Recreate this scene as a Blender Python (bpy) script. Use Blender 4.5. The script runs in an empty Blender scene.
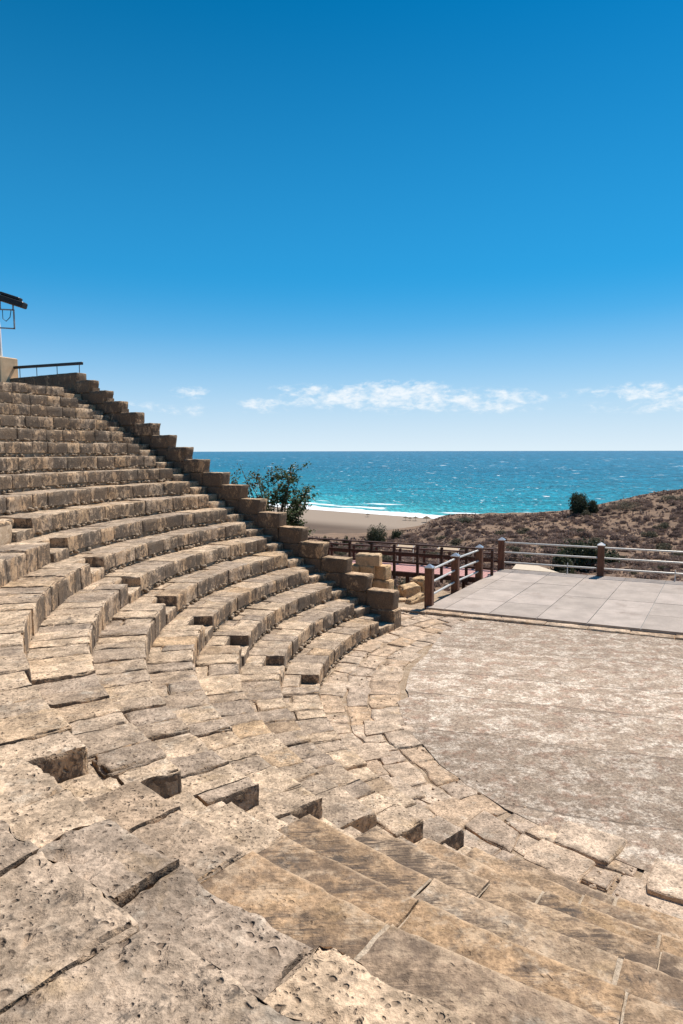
import bpy, math, random
import numpy as np
from mathutils import Matrix, Vector
R = math.radians
rnd = random.Random(7)
scene = bpy.context.scene
col = scene.collection

# ------------------------------------------------------------------ layout (metres)
CAM = np.array([0.0, 0.0, 4.707]); PITCH = 0.09249; ROLL = -0.0022
CX, CY = 7.011, 12.112            # centre of the theatre
R0, DD, SS = 7.4434, 0.6999, 0.38  # first riser radius, tread depth, rise
TE, TA, TB = 2.6113, 3.0920, 3.8600
NROW = 18
def RK(k): return R0 + (k-1)*DD
ER = np.array([math.cos(TE), math.sin(TE)]); ET = np.array([-ER[1], ER[0]])   # along the end wall / across it
def wp(rad, off, z): return np.array([CX + ER[0]*rad + ET[0]*off, CY + ER[1]*rad + ET[1]*off, z])

# ------------------------------------------------------------------ numpy noise
_rs = np.random.RandomState(11)
_perm = _rs.permutation(256); _perm = np.concatenate([_perm, _perm, _perm])
_val = _rs.rand(256)*2-1
def vnoise(P):
    P = np.asarray(P, float); I = np.floor(P).astype(int); F = P-I; F = F*F*(3-2*F); I &= 255
    out = 0
    for dx in (0, 1):
        wx = F[:, 0] if dx else 1-F[:, 0]; a = _perm[(I[:, 0]+dx) & 255]
        for dy in (0, 1):
            wy = F[:, 1] if dy else 1-F[:, 1]; b = _perm[(a+I[:, 1]+dy) & 255]
            for dz in (0, 1):
                wz = F[:, 2] if dz else 1-F[:, 2]
                out = out + wx*wy*wz*_val[_perm[(b+I[:, 2]+dz) & 255]]
    return out
def fbm(P, o=3):
    s = 0; a = 1.0; P = np.asarray(P, float).copy()
    for i in range(o):
        s = s + a*vnoise(P); P = P*2.03+17.3; a *= .5
    return s

# ------------------------------------------------------------------ mesh builder
class MB:
    def __init__(s): s.v = []; s.f = []; s.c = []; s.n = 0
    def add(s, V, F, c=(.5, .5, .5), al=None):
        V = np.asarray(V, float); F = np.asarray(F, int)
        if F.ndim == 1: F = F.reshape(1, -1)
        s.v.append(V); s.f.append(F+s.n); s.n += len(V)
        C4 = np.tile(np.array([c[0], c[1], c[2], .5]), (len(V), 1))
        if al is not None: C4[:, 3] = al
        s.c.append(C4)
    def build(s, name, mat, parent=None, smooth=False):
        V = np.concatenate(s.v); C = np.concatenate(s.c)
        me = bpy.data.meshes.new(name)
        me.vertices.add(len(V)); me.vertices.foreach_set('co', V.ravel())
        nl = sum(f.size for f in s.f); npoly = sum(len(f) for f in s.f)
        me.loops.add(nl); me.polygons.add(npoly)
        me.loops.foreach_set('vertex_index', np.concatenate([f.ravel() for f in s.f]))
        tot = np.concatenate([np.full(len(f), f.shape[1]) for f in s.f])
        st = np.concatenate([[0], np.cumsum(tot)[:-1]])
        me.polygons.foreach_set('loop_start', st); me.polygons.foreach_set('loop_total', tot)
        me.polygons.foreach_set('use_smooth', np.full(npoly, smooth))
        me.update(calc_edges=True); me.validate()
        at = me.color_attributes.new('blk', 'FLOAT_COLOR', 'POINT'); at.data.foreach_set('color', C.ravel())
        me.materials.append(mat)
        o = bpy.data.objects.new(name, me); col.objects.link(o)
        if parent is not None:
            o.parent = parent; o.matrix_parent_inverse = Matrix.Translation(-parent_world(parent))
        return o
def parent_world(p):
    return Vector(p.location) if p.parent is None else Vector((0, 0, 0))   # built parts sit at the world origin
def empty(name, loc, label, cat, group=None):
    o = bpy.data.objects.new(name, None); o.location = loc; o.empty_display_size = .2; col.objects.link(o)
    return tag(o, label, cat, group)
def tag(o, label, cat, group=None, kind=None):
    if label: o['label'] = label
    if cat: o['category'] = cat
    if group: o['group'] = group
    if kind: o['kind'] = kind
    return o
def struct(o): o['kind'] = 'structure'; return o
def rebase(o, loc):
    """move a mesh's origin to loc without moving the mesh"""
    o.data.transform(Matrix.Translation(-Vector(loc))); o.location = loc; return o

def grid(nu, nv, flip=False, off=0):
    i = np.arange(nu-1)[:, None]*nv+np.arange(nv-1)[None, :]
    q = np.stack([i, i+nv, i+nv+1, i+1], -1).reshape(-1, 4)+off
    return q[:, ::-1] if flip else q
def axis(L, res, b):
    b = min(b, L*.25); n = max(1, int(round((L-2*b)/res)))
    return np.concatenate([[0], np.linspace(b, L-b, n+1), [L]]), b

def stone(mb, mapf, L, col3, res, bev=.02, amp=.006, chip=1.0, sides='TFBLR', joint=1.0):
    """a weathered stone: box 0..L in (p,q,s) mapped to the world by mapf; F is p=0, B p=L0, L q=0, R q=L1, T top, D bottom"""
    A, b = zip(*[axis(L[i], res, bev) for i in range(3)]); bb = min(b)
    for sd in sides:
        ax, val = {'T': (2, 1), 'D': (2, 0), 'F': (0, 0), 'B': (0, 1), 'L': (1, 0), 'R': (1, 1)}[sd]
        u, w = [i for i in range(3) if i != ax]
        U, W = np.meshgrid(A[u], A[w], indexing='ij')
        P = np.zeros(U.shape+(3,)); P[..., u] = U; P[..., w] = W; P[..., ax] = L[ax]*val
        P = P.reshape(-1, 3)
        ex = np.stack([(P[:, i] < 1e-9) | (P[:, i] > L[i]-1e-9) for i in range(3)], 1)
        ex[:, 2] &= P[:, 2] > 1e-9
        ne = ex.sum(1)
        Wd = mapf(P)
        ch = np.clip(.45+.9*chip*np.clip(fbm(Wd*6.0, 2)+.1, -.3, 1.2), .1, 1.6)*bb
        inn = np.where(P < np.array(L)/2, 1, -1)
        P2 = P+inn*ex*((ne >= 2)*ch*np.where(ex[:, 1], joint, 1.0))[:, None]
        Wd = mapf(P2)
        if amp > 0:
            N = np.stack([fbm(Wd*7.0+31, 3), fbm(Wd*7.0+87, 3), fbm(Wd*7.0+143, 3)], 1)
            M = fbm(Wd*2.2+5, 2)
            Wd = Wd+N*amp*(.6+.8*np.clip(M, -.4, 1))[:, None]
            if res < .03 and amp > .007 and sd == 'T':
                pt_ = np.clip(vnoise(Wd*np.array([19, 19, 30.]))-.30, 0, .5)*np.clip(.5+fbm(Wd*1.6+9, 2)*1.4, .1, 1.2)
                Wd[:, 2] -= pt_*.024+np.clip(vnoise(Wd*43.)-.22, 0, .5)*.016
        fl = (sd in 'TFR') if False else {'T': False, 'D': True, 'F': True, 'B': False, 'L': False, 'R': True}[sd]
        if ax == 1: fl = not fl
        F = grid(len(A[u]), len(A[w]), fl)
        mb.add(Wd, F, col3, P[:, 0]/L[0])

def polar_map(r0, a0, z0, am=None, tilt=(0, 0), jr=0.0):
    def f(P):
        r = r0+P[:, 0]; a = a0+P[:, 1]/(r0+.35)
        z = z0+P[:, 2]
        if tilt != (0, 0): z = z+(P[:, 0]*tilt[0]+P[:, 1]*tilt[1])*np.clip(P[:, 2]/.1, 0, 1)
        return np.stack([CX+r*np.cos(a), CY+r*np.sin(a), z], 1)
    return f
def cam_d(r, a, z): return math.dist((CX+r*math.cos(a), CY+r*math.sin(a), z), CAM)
def sstep(x, a, b): t = np.clip((x-a)/(b-a), 0, 1); return t*t*(3-2*t)
def resf(d): return min(.30, max(.010, d*.0052))

def box_map(o, ex, ey, ez=(0, 0, 1)):
    o = np.array(o, float); ex = np.array(ex, float); ey = np.array(ey, float); ez = np.array(ez, float)
    return lambda P: o+P[:, :1]*ex+P[:, 1:2]*ey+P[:, 2:3]*ez
def plainbox(mb, o, L, ex=(1, 0, 0), ey=(0, 1, 0), ez=(0, 0, 1), c=(.5, .5, .5), bev=0.0):
    """centred in x,y on o, rising L[2] from it, with chamfered edges when bev > 0"""
    o, ex, ey, ez = [np.array(t, float) for t in (o, ex, ey, ez)]
    hx, hy, hz = L[0]/2, L[1]/2, L[2]
    if bev <= 0:
        V = [o+ex*sx*hx+ey*sy*hy+ez*(hz*t) for t in (0, 1) for sy in (-1, 1) for sx in (-1, 1)]
        mb.add(V, [[0, 2, 3, 1], [4, 5, 7, 6], [0, 1, 5, 4], [1, 3, 7, 5], [3, 2, 6, 7], [2, 0, 4, 6]], c); return
    def ring(i, t):
        x, y = hx-i, hy-i; b = bev
        return [o+ex*px+ey*py+ez*t for px, py in ((-x+b, -y), (x-b, -y), (x, -y+b), (x, y-b), (x-b, y), (-x+b, y), (-x, y-b), (-x, -y+b))]
    V = ring(bev, 0)+ring(0, bev)+ring(0, hz-bev)+ring(bev, hz)
    F = [[k*8+i, k*8+(i+1) % 8, k*8+8+(i+1) % 8, k*8+8+i] for k in range(3) for i in range(8)]
    mb.add(V, F, c); mb.add(V[24:], [list(range(8))], c); mb.add(V[:8], [list(range(7, -1, -1))], c)
def tube(mb, pts, rads, n=8, c=(.5, .5, .5), cap=True):
    pts = [np.array(p, float) for p in pts]; V = []; m = len(pts)
    up = np.array([0, 0, 1.0])
    for i, p in enumerate(pts):
        d = pts[min(i+1, m-1)]-pts[max(i-1, 0)]; d /= (np.linalg.norm(d)+1e-9)
        a = np.cross(d, up)
        if np.linalg.norm(a) < .05: a = np.cross(d, [1, 0, 0])
        a /= np.linalg.norm(a); b = np.cross(d, a)
        r = rads[i] if hasattr(rads, '__len__') else rads
        for j in range(n):
            t = 2*math.pi*j/n; V.append(p+a*r*math.cos(t)+b*r*math.sin(t))
    F = [[i*n+j, i*n+(j+1) % n, (i+1)*n+(j+1) % n, (i+1)*n+j] for i in range(m-1) for j in range(n)]
    mb.add(V, F, c)
    if cap:
        mb.add(V[:n], [list(range(n))], c); mb.add(V[-n:], [list(range(n-1, -1, -1))], c)

# ------------------------------------------------------------------ materials
class NT:
    def __init__(s, name):
        s.m = bpy.data.materials.new(name); s.m.use_nodes = True; s.t = s.m.node_tree; s.t.nodes.clear()
        s.out = s.n('ShaderNodeOutputMaterial'); s.b = s.n('ShaderNodeBsdfPrincipled'); s.l(s.b.outputs[0], s.out.inputs[0])
        s.pos = s.n('ShaderNodeNewGeometry')
    def n(s, t, **k):
        o = s.t.nodes.new(t)
        for a, b in k.items(): setattr(o, a, b)
        return o
    def l(s, a, b): s.t.links.new(a, b)
    def set(s, i, v):
        if hasattr(v, 'is_linked') or hasattr(v, 'links'): s.l(v, i)
        else: i.default_value = v
    def noise(s, sc, det=3, rough=.6, vec=None, dist=0):
        o = s.n('ShaderNodeTexNoise'); o.inputs['Scale'].default_value = sc; o.inputs['Detail'].default_value = det
        o.inputs['Roughness'].default_value = rough; o.inputs['Distortion'].default_value = dist
        s.l(vec or s.pos.outputs['Position'], o.inputs['Vector']); return o.outputs['Fac']
    def voro(s, sc, vec=None, feat='F1'):
        o = s.n('ShaderNodeTexVoronoi', feature=feat); o.inputs['Scale'].default_value = sc
        s.l(vec or s.pos.outputs['Position'], o.inputs['Vector']); return o
    def ma(s, op, a, b=0.0, c=None, clamp=False):
        o = s.n('ShaderNodeMath', operation=op, use_clamp=clamp); s.set(o.inputs[0], a); s.set(o.inputs[1], b)
        if c is not None: s.set(o.inputs[2], c)
        return o.outputs[0]
    def rng(s, v, a, b, c=0.0, d=1.0, smooth=True):
        o = s.n('ShaderNodeMapRange', interpolation_type='SMOOTHSTEP' if smooth else 'LINEAR', clamp=True)
        s.set(o.inputs[0], v)
        for i, x in enumerate((a, b, c, d)): s.set(o.inputs[i+1], x)
        return o.outputs[0]
    def mix(s, f, a, b, mode='MIX'):
        o = s.n('ShaderNodeMix', data_type='RGBA', blend_type=mode); s.set(o.inputs[0], f)
        for i, x in ((6, a), (7, b)):
            if isinstance(x, tuple): x = (*x, 1) if len(x) == 3 else x
            s.set(o.inputs[i], x)
        return o.outputs[2]
    def scale(s, c, f):
        o = s.n('ShaderNodeVectorMath', operation='SCALE'); s.set(o.inputs[0], c); s.set(o.inputs[3], f); return o.outputs[0]
    def attr(s, name='blk'):
        o = s.n('ShaderNodeAttribute', attribute_name=name); sp = s.n('ShaderNodeSeparateColor'); s.l(o.outputs['Color'], sp.inputs[0]); s.alpha = o.outputs['Alpha']; return sp.outputs
    def sep(s, v):
        o = s.n('ShaderNodeSeparateXYZ'); s.l(v, o.inputs[0]); return o.outputs
    def mapv(s, sc=(1, 1, 1), rot=(0, 0, 0), vec=None):
        o = s.n('ShaderNodeMapping'); o.inputs['Scale'].default_value = sc; o.inputs['Rotation'].default_value = rot
        s.l(vec or s.pos.outputs['Position'], o.inputs['Vector']); return o.outputs[0]
    def bump(s, h, strength=.5, dist=.02, prev=None):
        o = s.n('ShaderNodeBump'); o.inputs['Strength'].default_value = strength; o.inputs['Distance'].default_value = dist
        s.l(h, o.inputs['Height'])
        if prev is not None: s.l(prev, o.inputs['Normal'])
        return o.outputs[0]
    def fin(s, c, rough=.9, nrm=None, metal=0.0, spec=.25):
        s.set(s.b.inputs['Base Color'], (*c, 1) if isinstance(c, tuple) else c); s.set(s.b.inputs['Roughness'], rough)
        s.b.inputs['Metallic'].default_value = metal; s.b.inputs['Specular IOR Level'].default_value = spec
        if nrm is not None: s.l(nrm, s.b.inputs['Normal'])
        return s.m

def stone_mat(name, A, B, W, dark=(.075, .062, .052), pit_amt=1.0, lich=0.0, streak=0.0):
    m = NT(name); a = m.attr(); tone, drk, warm = a[0], a[1], a[2]
    big = m.noise(.8, 3); mid = m.noise(5.5, 5, .68); fine = m.noise(34, 4, .7); vf = m.noise(110, 3, .6)
    c = m.mix(m.rng(m.ma('ADD', tone, m.ma('MULTIPLY', m.ma('SUBTRACT', big, .5), .9)), .1, .9), A, B)
    c = m.mix(warm, c, W)
    # orange iron patches and pale lime crust
    c = m.mix(m.ma('MULTIPLY', m.rng(m.noise(2.3, 4, .6, dist=.6), .56, .72), .45), c, (.47, .315, .165))
    c = m.mix(m.ma('MULTIPLY', m.rng(m.noise(4.1, 5, .7, m.mapv((1, 1, 1.6))), .54, .74), .6), c, (.62, .54, .43))
    c = m.scale(c, m.rng(mid, .28, .72, .58, 1.26)); c = m.scale(c, m.rng(m.noise(1.9, 4, .65), .32, .68, .80, 1.14))
    c = m.scale(c, m.rng(fine, .32, .68, .64, 1.2))
    if streak:
        bk = m.ma('ADD', m.ma('MULTIPLY', m.ma('SUBTRACT', m.alpha, .40), .34), m.ma('MULTIPLY', m.ma('SUBTRACT', drk, .5), .16))   # darker towards the riser behind, paler at the nosing
        sv = m.mapv((3, 24, 10), (0, 0, R(28))); sn = m.noise(1.0, 5, .7, sv, 1.6)
        n_a = m.noise(1.7, 6, .72, m.mapv((1, 1.5, 1)), .5)
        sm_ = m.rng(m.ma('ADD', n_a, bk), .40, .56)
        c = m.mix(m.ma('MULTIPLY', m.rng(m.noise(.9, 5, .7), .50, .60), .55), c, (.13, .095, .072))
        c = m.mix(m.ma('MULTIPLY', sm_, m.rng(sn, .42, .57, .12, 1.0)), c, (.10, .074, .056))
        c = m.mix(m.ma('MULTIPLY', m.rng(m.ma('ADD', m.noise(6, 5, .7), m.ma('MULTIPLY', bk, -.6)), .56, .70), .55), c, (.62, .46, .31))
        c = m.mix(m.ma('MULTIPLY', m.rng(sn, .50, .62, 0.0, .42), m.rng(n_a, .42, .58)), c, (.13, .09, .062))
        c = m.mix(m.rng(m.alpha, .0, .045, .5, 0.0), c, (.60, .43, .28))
    if not streak:
        vz = m.rng(m.ma('ABSOLUTE', m.sep(m.pos.outputs['True Normal'])[2]), .3, .8, 1.0, 0.0)
        c = m.mix(m.ma('MULTIPLY', vz, m.rng(m.noise(1.6, 4, .65), .36, .62, .1, .75)), c, (.60, .385, .215))
    # black lichen: strongest on the upright faces of the blocks
    nz = m.ma('ABSOLUTE', m.sep(m.pos.outputs['True Normal'])[2])
    up = m.rng(nz, .3, .85, .13+lich, 0.0)
    ln = m.ma('ADD', m.ma('ADD', m.ma('MULTIPLY', m.noise(2.6, 4, .6, m.mapv((1, 1, .55)), .4), .42), m.ma('MULTIPLY', m.noise(11, 6, .78, m.mapv((1, 1, .7)), .6), .58)), m.ma('ADD', up, m.ma('MULTIPLY', m.ma('SUBTRACT', drk, .5), .13)))
    lm = m.ma('MULTIPLY', m.rng(ln, .588, .66), .88)
    lm = m.ma('MULTIPLY', lm, m.rng(fine, .25, .6, .55, 1.0))
    c = m.mix(lm, c, dark)
    c = m.mix(m.ma('MULTIPLY', m.rng(m.noise(7.5, 6, .8, None, .3), .53, .66), .5), c, (.15, .115, .09))
    # pits of the shelly limestone
    wob = m.n('ShaderNodeVectorMath', operation='ADD'); wn_o = m.n('ShaderNodeTexNoise'); wn_o.inputs['Scale'].default_value = 9; m.l(m.pos.outputs['Position'], wn_o.inputs['Vector'])
    m.l(m.mapv((1, 1, 1.35)), wob.inputs[0]); m.l(m.scale(wn_o.outputs['Color'], .09), wob.inputs[1]); wv = wob.outputs[0]
    pm = m.rng(m.noise(2.1, 4, .65), .34, .56, .12, 1.0)
    v1 = m.voro(21, wv); v1s = m.sep(v1.outputs['Color'])
    pit = m.rng(m.ma('ADD', v1.outputs['Distance'], m.ma('MULTIPLY', v1s[0], .34)), .22, .40, 1.0, 0.0)
    pit = m.ma('MULTIPLY', pit, pm)
    v2 = m.voro(44, wv); v2s = m.sep(v2.outputs['Color'])
    pit2 = m.ma('MULTIPLY', m.rng(m.ma('ADD', v2.outputs['Distance'], m.ma('MULTIPLY', v2s[0], .36)), .24, .42, 1.0, 0.0), m.ma('ADD', pm, .35, clamp=True))
    c = m.mix(m.ma('MULTIPLY', pit, .74*pit_amt, clamp=True), c, (.135, .09, .06))
    c = m.mix(m.ma('MULTIPLY', pit2, .62*pit_amt, clamp=True), c, (.15, .105, .075))
    h = m.ma('ADD', m.ma('MULTIPLY', mid, .9), m.ma('ADD', m.ma('MULTIPLY', fine, .5), m.ma('MULTIPLY', vf, .16)))
    h = m.ma('SUBTRACT', h, m.ma('ADD', m.ma('MULTIPLY', pit, .75*pit_amt), m.ma('MULTIPLY', pit2, .3*pit_amt)))
    return m.fin(c, .93, m.bump(h, .85, .028), spec=.15)
M = {}
M['stone'] = stone_mat('weathered_limestone', (.62, .46, .315), (.41, .312, .23), (.56, .365, .20), lich=.01)
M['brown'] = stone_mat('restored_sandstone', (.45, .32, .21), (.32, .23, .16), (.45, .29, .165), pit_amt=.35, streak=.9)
M['paving'] = stone_mat('paving_limestone', (.60, .455, .33), (.47, .355, .265), (.57, .37, .215), pit_amt=.6, lich=-.05)
M['wallstone'] = stone_mat('wall_limestone', (.62, .43, .28), (.48, .345, .23), (.56, .36, .19), lich=.05, pit_amt=.8)
M['newstone'] = stone_mat('fresh_cut_stone', (.66, .46, .27), (.60, .43, .27), (.66, .43, .22), pit_amt=.4, lich=-.2)

def soil_mat():
    m = NT('dusty_soil'); n = m.noise(6, 5, .7); f = m.noise(45, 4, .7)
    c = m.mix(m.rng(n, .3, .7), (.32, .225, .145), (.50, .385, .275)); c = m.scale(c, m.rng(f, .3, .7, .65, 1.2))
    return m.fin(c, .95, m.bump(m.ma('ADD', f, n), .8, .03), spec=.1)
M['soil'] = soil_mat()
def mortar_mat():
    m = NT('pale_lime_mortar'); n = m.noise(7, 5, .7); f = m.noise(60, 4, .7)
    c = m.mix(m.rng(n, .3, .7), (.42, .315, .215), (.60, .48, .355)); c = m.scale(c, m.rng(f, .3, .7, .75, 1.12))
    return m.fin(c, .95, m.bump(m.ma('ADD', f, n), .8, .02), spec=.1)
M['mortar'] = mortar_mat()
def orch_mat():
    m = NT('worn_orchestra_screed'); P = m.pos.outputs['Position']
    vr = m.mapv((1, 1, 1), (0, 0, R(17)))
    st = m.mapv((.75, 1.25, 1), (0, 0, R(17)))
    big = m.noise(.55, 4, .6, st); mid = m.noise(2.6, 6, .72, st); fine = m.noise(26, 5, .75); vf = m.noise(85, 3, .7)
    c = m.mix(m.rng(big, .35, .65), (.315, .238, .172), (.41, .315, .23))
    c = m.mix(m.ma('MULTIPLY', m.ma('MULTIPLY', m.rng(mid, .45, .57), m.rng(m.noise(9, 7, .82), .42, .53)), .90), c, (.72, .61, .49))
    c = m.mix(m.ma('MULTIPLY', m.rng(m.noise(3.7, 5, .7), .5, .64), .7), c, (.34, .205, .14))
    c = m.mix(m.ma('MULTIPLY', m.rng(fine, .47, .6), m.rng(m.noise(3.1, 4, .6), .35, .6, .35, .85)), c, (.20, .138, .098))
    c = m.mix(m.ma('MULTIPLY', m.rng(vf, .53, .66), .5), c, (.70, .61, .52)); c = m.mix(m.ma('MULTIPLY', m.rng(m.noise(60, 3, .7), .52, .66), .55), c, (.19, .13, .095))
    # saw-cut joints of the screed, wandering a little
    y = m.sep(vr)[1]; x = m.sep(vr)[0]
    w = m.ma('MULTIPLY', m.ma('SUBTRACT', m.noise(.7, 4, .6), .5), .34)
    yy = m.ma('ADD', y, w)
    band = None
    for yc, k0, k1 in ((8.6, .96, .80), (10.7, 0, .22), (12.35, 0, .14), (13.65, 0, -.10), (15.5, 0, -.12)):
        st_ = m.rng(yy, yc-.04, yc+.04, k0 if band is None else 0.0, k1)
        band = st_ if band is None else m.ma('ADD', band, st_)
    c = m.scale(c, band); c = m.scale(c, m.rng(m.noise(19, 6, .82), .36, .64, .62, 1.34))
    line = None
    for yc, wd in ((10.7, .016), (12.35, .022), (13.65, .02), (15.5, .013), (8.6, .018), (17.3, .012)):
        d = m.rng(m.ma('ABSOLUTE', m.ma('SUBTRACT', yy, yc)), wd*.5, wd*1.6, 1.0, 0.0)
        line = d if line is None else m.ma('MAXIMUM', line, d)
    c = m.mix(m.ma('MULTIPLY', m.ma('MULTIPLY', line, m.rng(m.noise(1.3, 4, .6), .35, .6, .1, .62)), 1.0), c, (.14, .105, .08))
    h = m.ma('SUBTRACT', m.ma('ADD', m.ma('MULTIPLY', mid, .5), m.ma('ADD', fine, m.ma('MULTIPLY', vf, .4))), m.ma('MULTIPLY', line, 1.2))
    return m.fin(c, .93, m.bump(h, .6, .02), spec=.15)
M['orch'] = orch_mat()
def tile_mat():
    m = NT('grey_concrete_tile'); a = m.attr(); n = m.noise(1.6, 5, .65); f = m.noise(30, 4, .7)
    c = m.mix(a[0], (.36, .297, .248), (.435, .36, .305)); c = m.scale(c, m.rng(n, .3, .7, .84, 1.1)); c = m.scale(c, m.rng(f, .3, .7, .88, 1.08)); c = m.mix(m.ma('MULTIPLY', m.rng(m.noise(.9, 6, .72), .54, .68), .5), c, (.25, .19, .15)); c = m.mix(m.ma('MULTIPLY', m.rng(m.noise(2.2, 6, .75), .56, .7), .4), c, (.50, .41, .33))
    return m.fin(c, .8, m.bump(f, .25, .006), spec=.3)
M['tile'] = tile_mat()
def plain(name, c, rough=.6, metal=0.0, var=.15, sc=9, spec=.4, bs=.2):
    m = NT(name); n = m.noise(sc, 4, .65); f = m.noise(sc*7, 3, .6)
    k = m.scale(m.n('ShaderNodeRGB').outputs[0], m.rng(n, .3, .7, 1-var, 1+var)); k.node.inputs[0].links[0].from_node.outputs[0].default_value = (*c, 1)
    return m.fin(k, rough, m.bump(f, bs, .004), metal, spec)
def wood_mat(name, A, B):
    m = NT(name); v = m.mapv((1, 1, .12)); n = m.noise(26, 5, .7, v); b = m.noise(3, 3)
    c = m.mix(m.rng(n, .3, .7), A, B); c = m.scale(c, m.rng(b, .3, .7, .8, 1.15))
    return m.fin(c, .65, m.bump(n, .35, .006), spec=.3)
M['postwood'] = wood_mat('red_brown_timber', (.105, .045, .026), (.195, .088, .05))
M['railwood'] = wood_mat('dark_red_timber', (.062, .030, .020), (.11, .052, .034))
M['rail'] = plain('painted_steel_tube', (.58, .55, .50), .38, .25, .1)
M['cap'] = plain('bare_metal_cap', (.60, .58, .56), .3, .75, .08)
M['pink'] = plain('pink_composite_decking', (.44, .225, .20), .75, 0, .12, 5)
M['white'] = plain('white_painted_metal', (.74, .72, .68), .5, 0, .06)
M['beige'] = plain('sunbleached_panel', (.55, .40, .255), .7, 0, .1)
M['plaster'] = plain('sandy_plaster', (.68, .47, .28), .9, 0, .14, 3)
M['black'] = plain('black_painted_metal', (.018, .017, .017), .5, 0, .2)
M['grey'] = plain('galvanised_steel', (.30, .30, .29), .5, .4, .1)
M['canvas'] = plain('pale_canvas', (.56, .46, .34), .85, 0, .08)
M['thatch'] = plain('dry_thatch', (.16, .115, .075), .95, 0, .3)
def leaf_mat(name, cs, rough=.55, tr=.25):
    m = NT(name); a = m.attr(); n = m.noise(2.0, 3)
    c = m.mix(m.rng(a[0], .05, .62), cs[0], cs[1]); c = m.mix(m.rng(a[0], .66, .98), c, cs[2]); c = m.scale(c, m.rng(n, .3, .7, .75, 1.2))
    m.fin(c, rough, spec=.25)
    t = m.n('ShaderNodeBsdfTranslucent'); m.l(c, t.inputs[0]); ms = m.n('ShaderNodeMixShader'); ms.inputs[0].default_value = tr
    m.l(m.b.outputs[0], ms.inputs[1]); m.l(t.outputs[0], ms.inputs[2]); m.l(ms.outputs[0], m.out.inputs[0]); return m.m
M['leaf'] = leaf_mat('carob_leaf', ((.05, .075, .026), (.10, .13, .048), (.17, .07, .042)))
M['olive'] = leaf_mat('olive_shrub_leaf', ((.04, .048, .024), (.078, .085, .042), (.12, .105, .055)))
M['scrub'] = leaf_mat('dry_thorny_twig', ((.17, .112, .092), (.26, .178, .142), (.33, .23, .165)), .8, .3)
M['scrubg'] = leaf_mat('dusty_green_twig', ((.085, .078, .048), (.14, .122, .078), (.20, .155, .10)), .8, .3)
M['bark'] = plain('grey_bark', (.11, .085, .065), .9, 0, .3, 20)

# ------------------------------------------------------------------ the seating
def rc(dark=.5, warm=0.0, tone=None):
    t = rnd.random() if tone is None else tone
    return (t, min(1, max(0, rnd.gauss(dark, .22))), min(1, max(0, warm+rnd.gauss(0, .10))) if warm > 0 else max(0, rnd.gauss(-.05, .14)))
def pebble(mb, p, s, c):
    n1, n2 = 5, 6; V = []
    sq = (rnd.uniform(.7, 1.3), rnd.uniform(.7, 1.3), rnd.uniform(.5, .9)); ph = rnd.random()*6
    for i in range(n1):
        t = math.pi*(i/(n1-1)); 
        for j in range(n2):
            u = 2*math.pi*j/n2+ph; r = s*rnd.uniform(.8, 1.1)
            V.append((p[0]+sq[0]*r*math.sin(t)*math.cos(u), p[1]+sq[1]*r*math.sin(t)*math.sin(u), p[2]+sq[2]*r*math.cos(t)))
    F = [[i*n2+j, (i+1)*n2+j, (i+1)*n2+(j+1) % n2, i*n2+(j+1) % n2] for i in range(n1-1) for j in range(n2)]
    mb.add(V, F, c)
def arc_strip(mb, r0, r1, a0, a1, z0, z1, c, n=None, z_in=None):
    """the soil and rubble core under the slabs of a row: riser face and top face"""
    n = n or max(3, int((a1-a0)*r0/.18)); A = np.linspace(a0, a1, n)
    prof = [(r0, z0), (r0, z1), (r0+.03, z1+.006), (r1, z_in if z_in is not None else z1)]
    V = np.array([[CX+r*math.cos(a), CY+r*math.sin(a), z] for r, z in prof for a in A])
    V = V+np.stack([vnoise(V*5.0), vnoise(V*5+40), vnoise(V*5+80)], 1)*.012
    mb.add(V, grid(len(prof), n, False), c)
    for e in (0, n-1):      # close the ends
        a = A[e]
        Q = [(r0, z0), (r1, z0), (r1, prof[3][1]), (r0, z1)]
        mb.add([[CX+r*math.cos(a), CY+r*math.sin(a), z] for r, z in Q], [[0, 1, 2, 3]], c)

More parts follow.
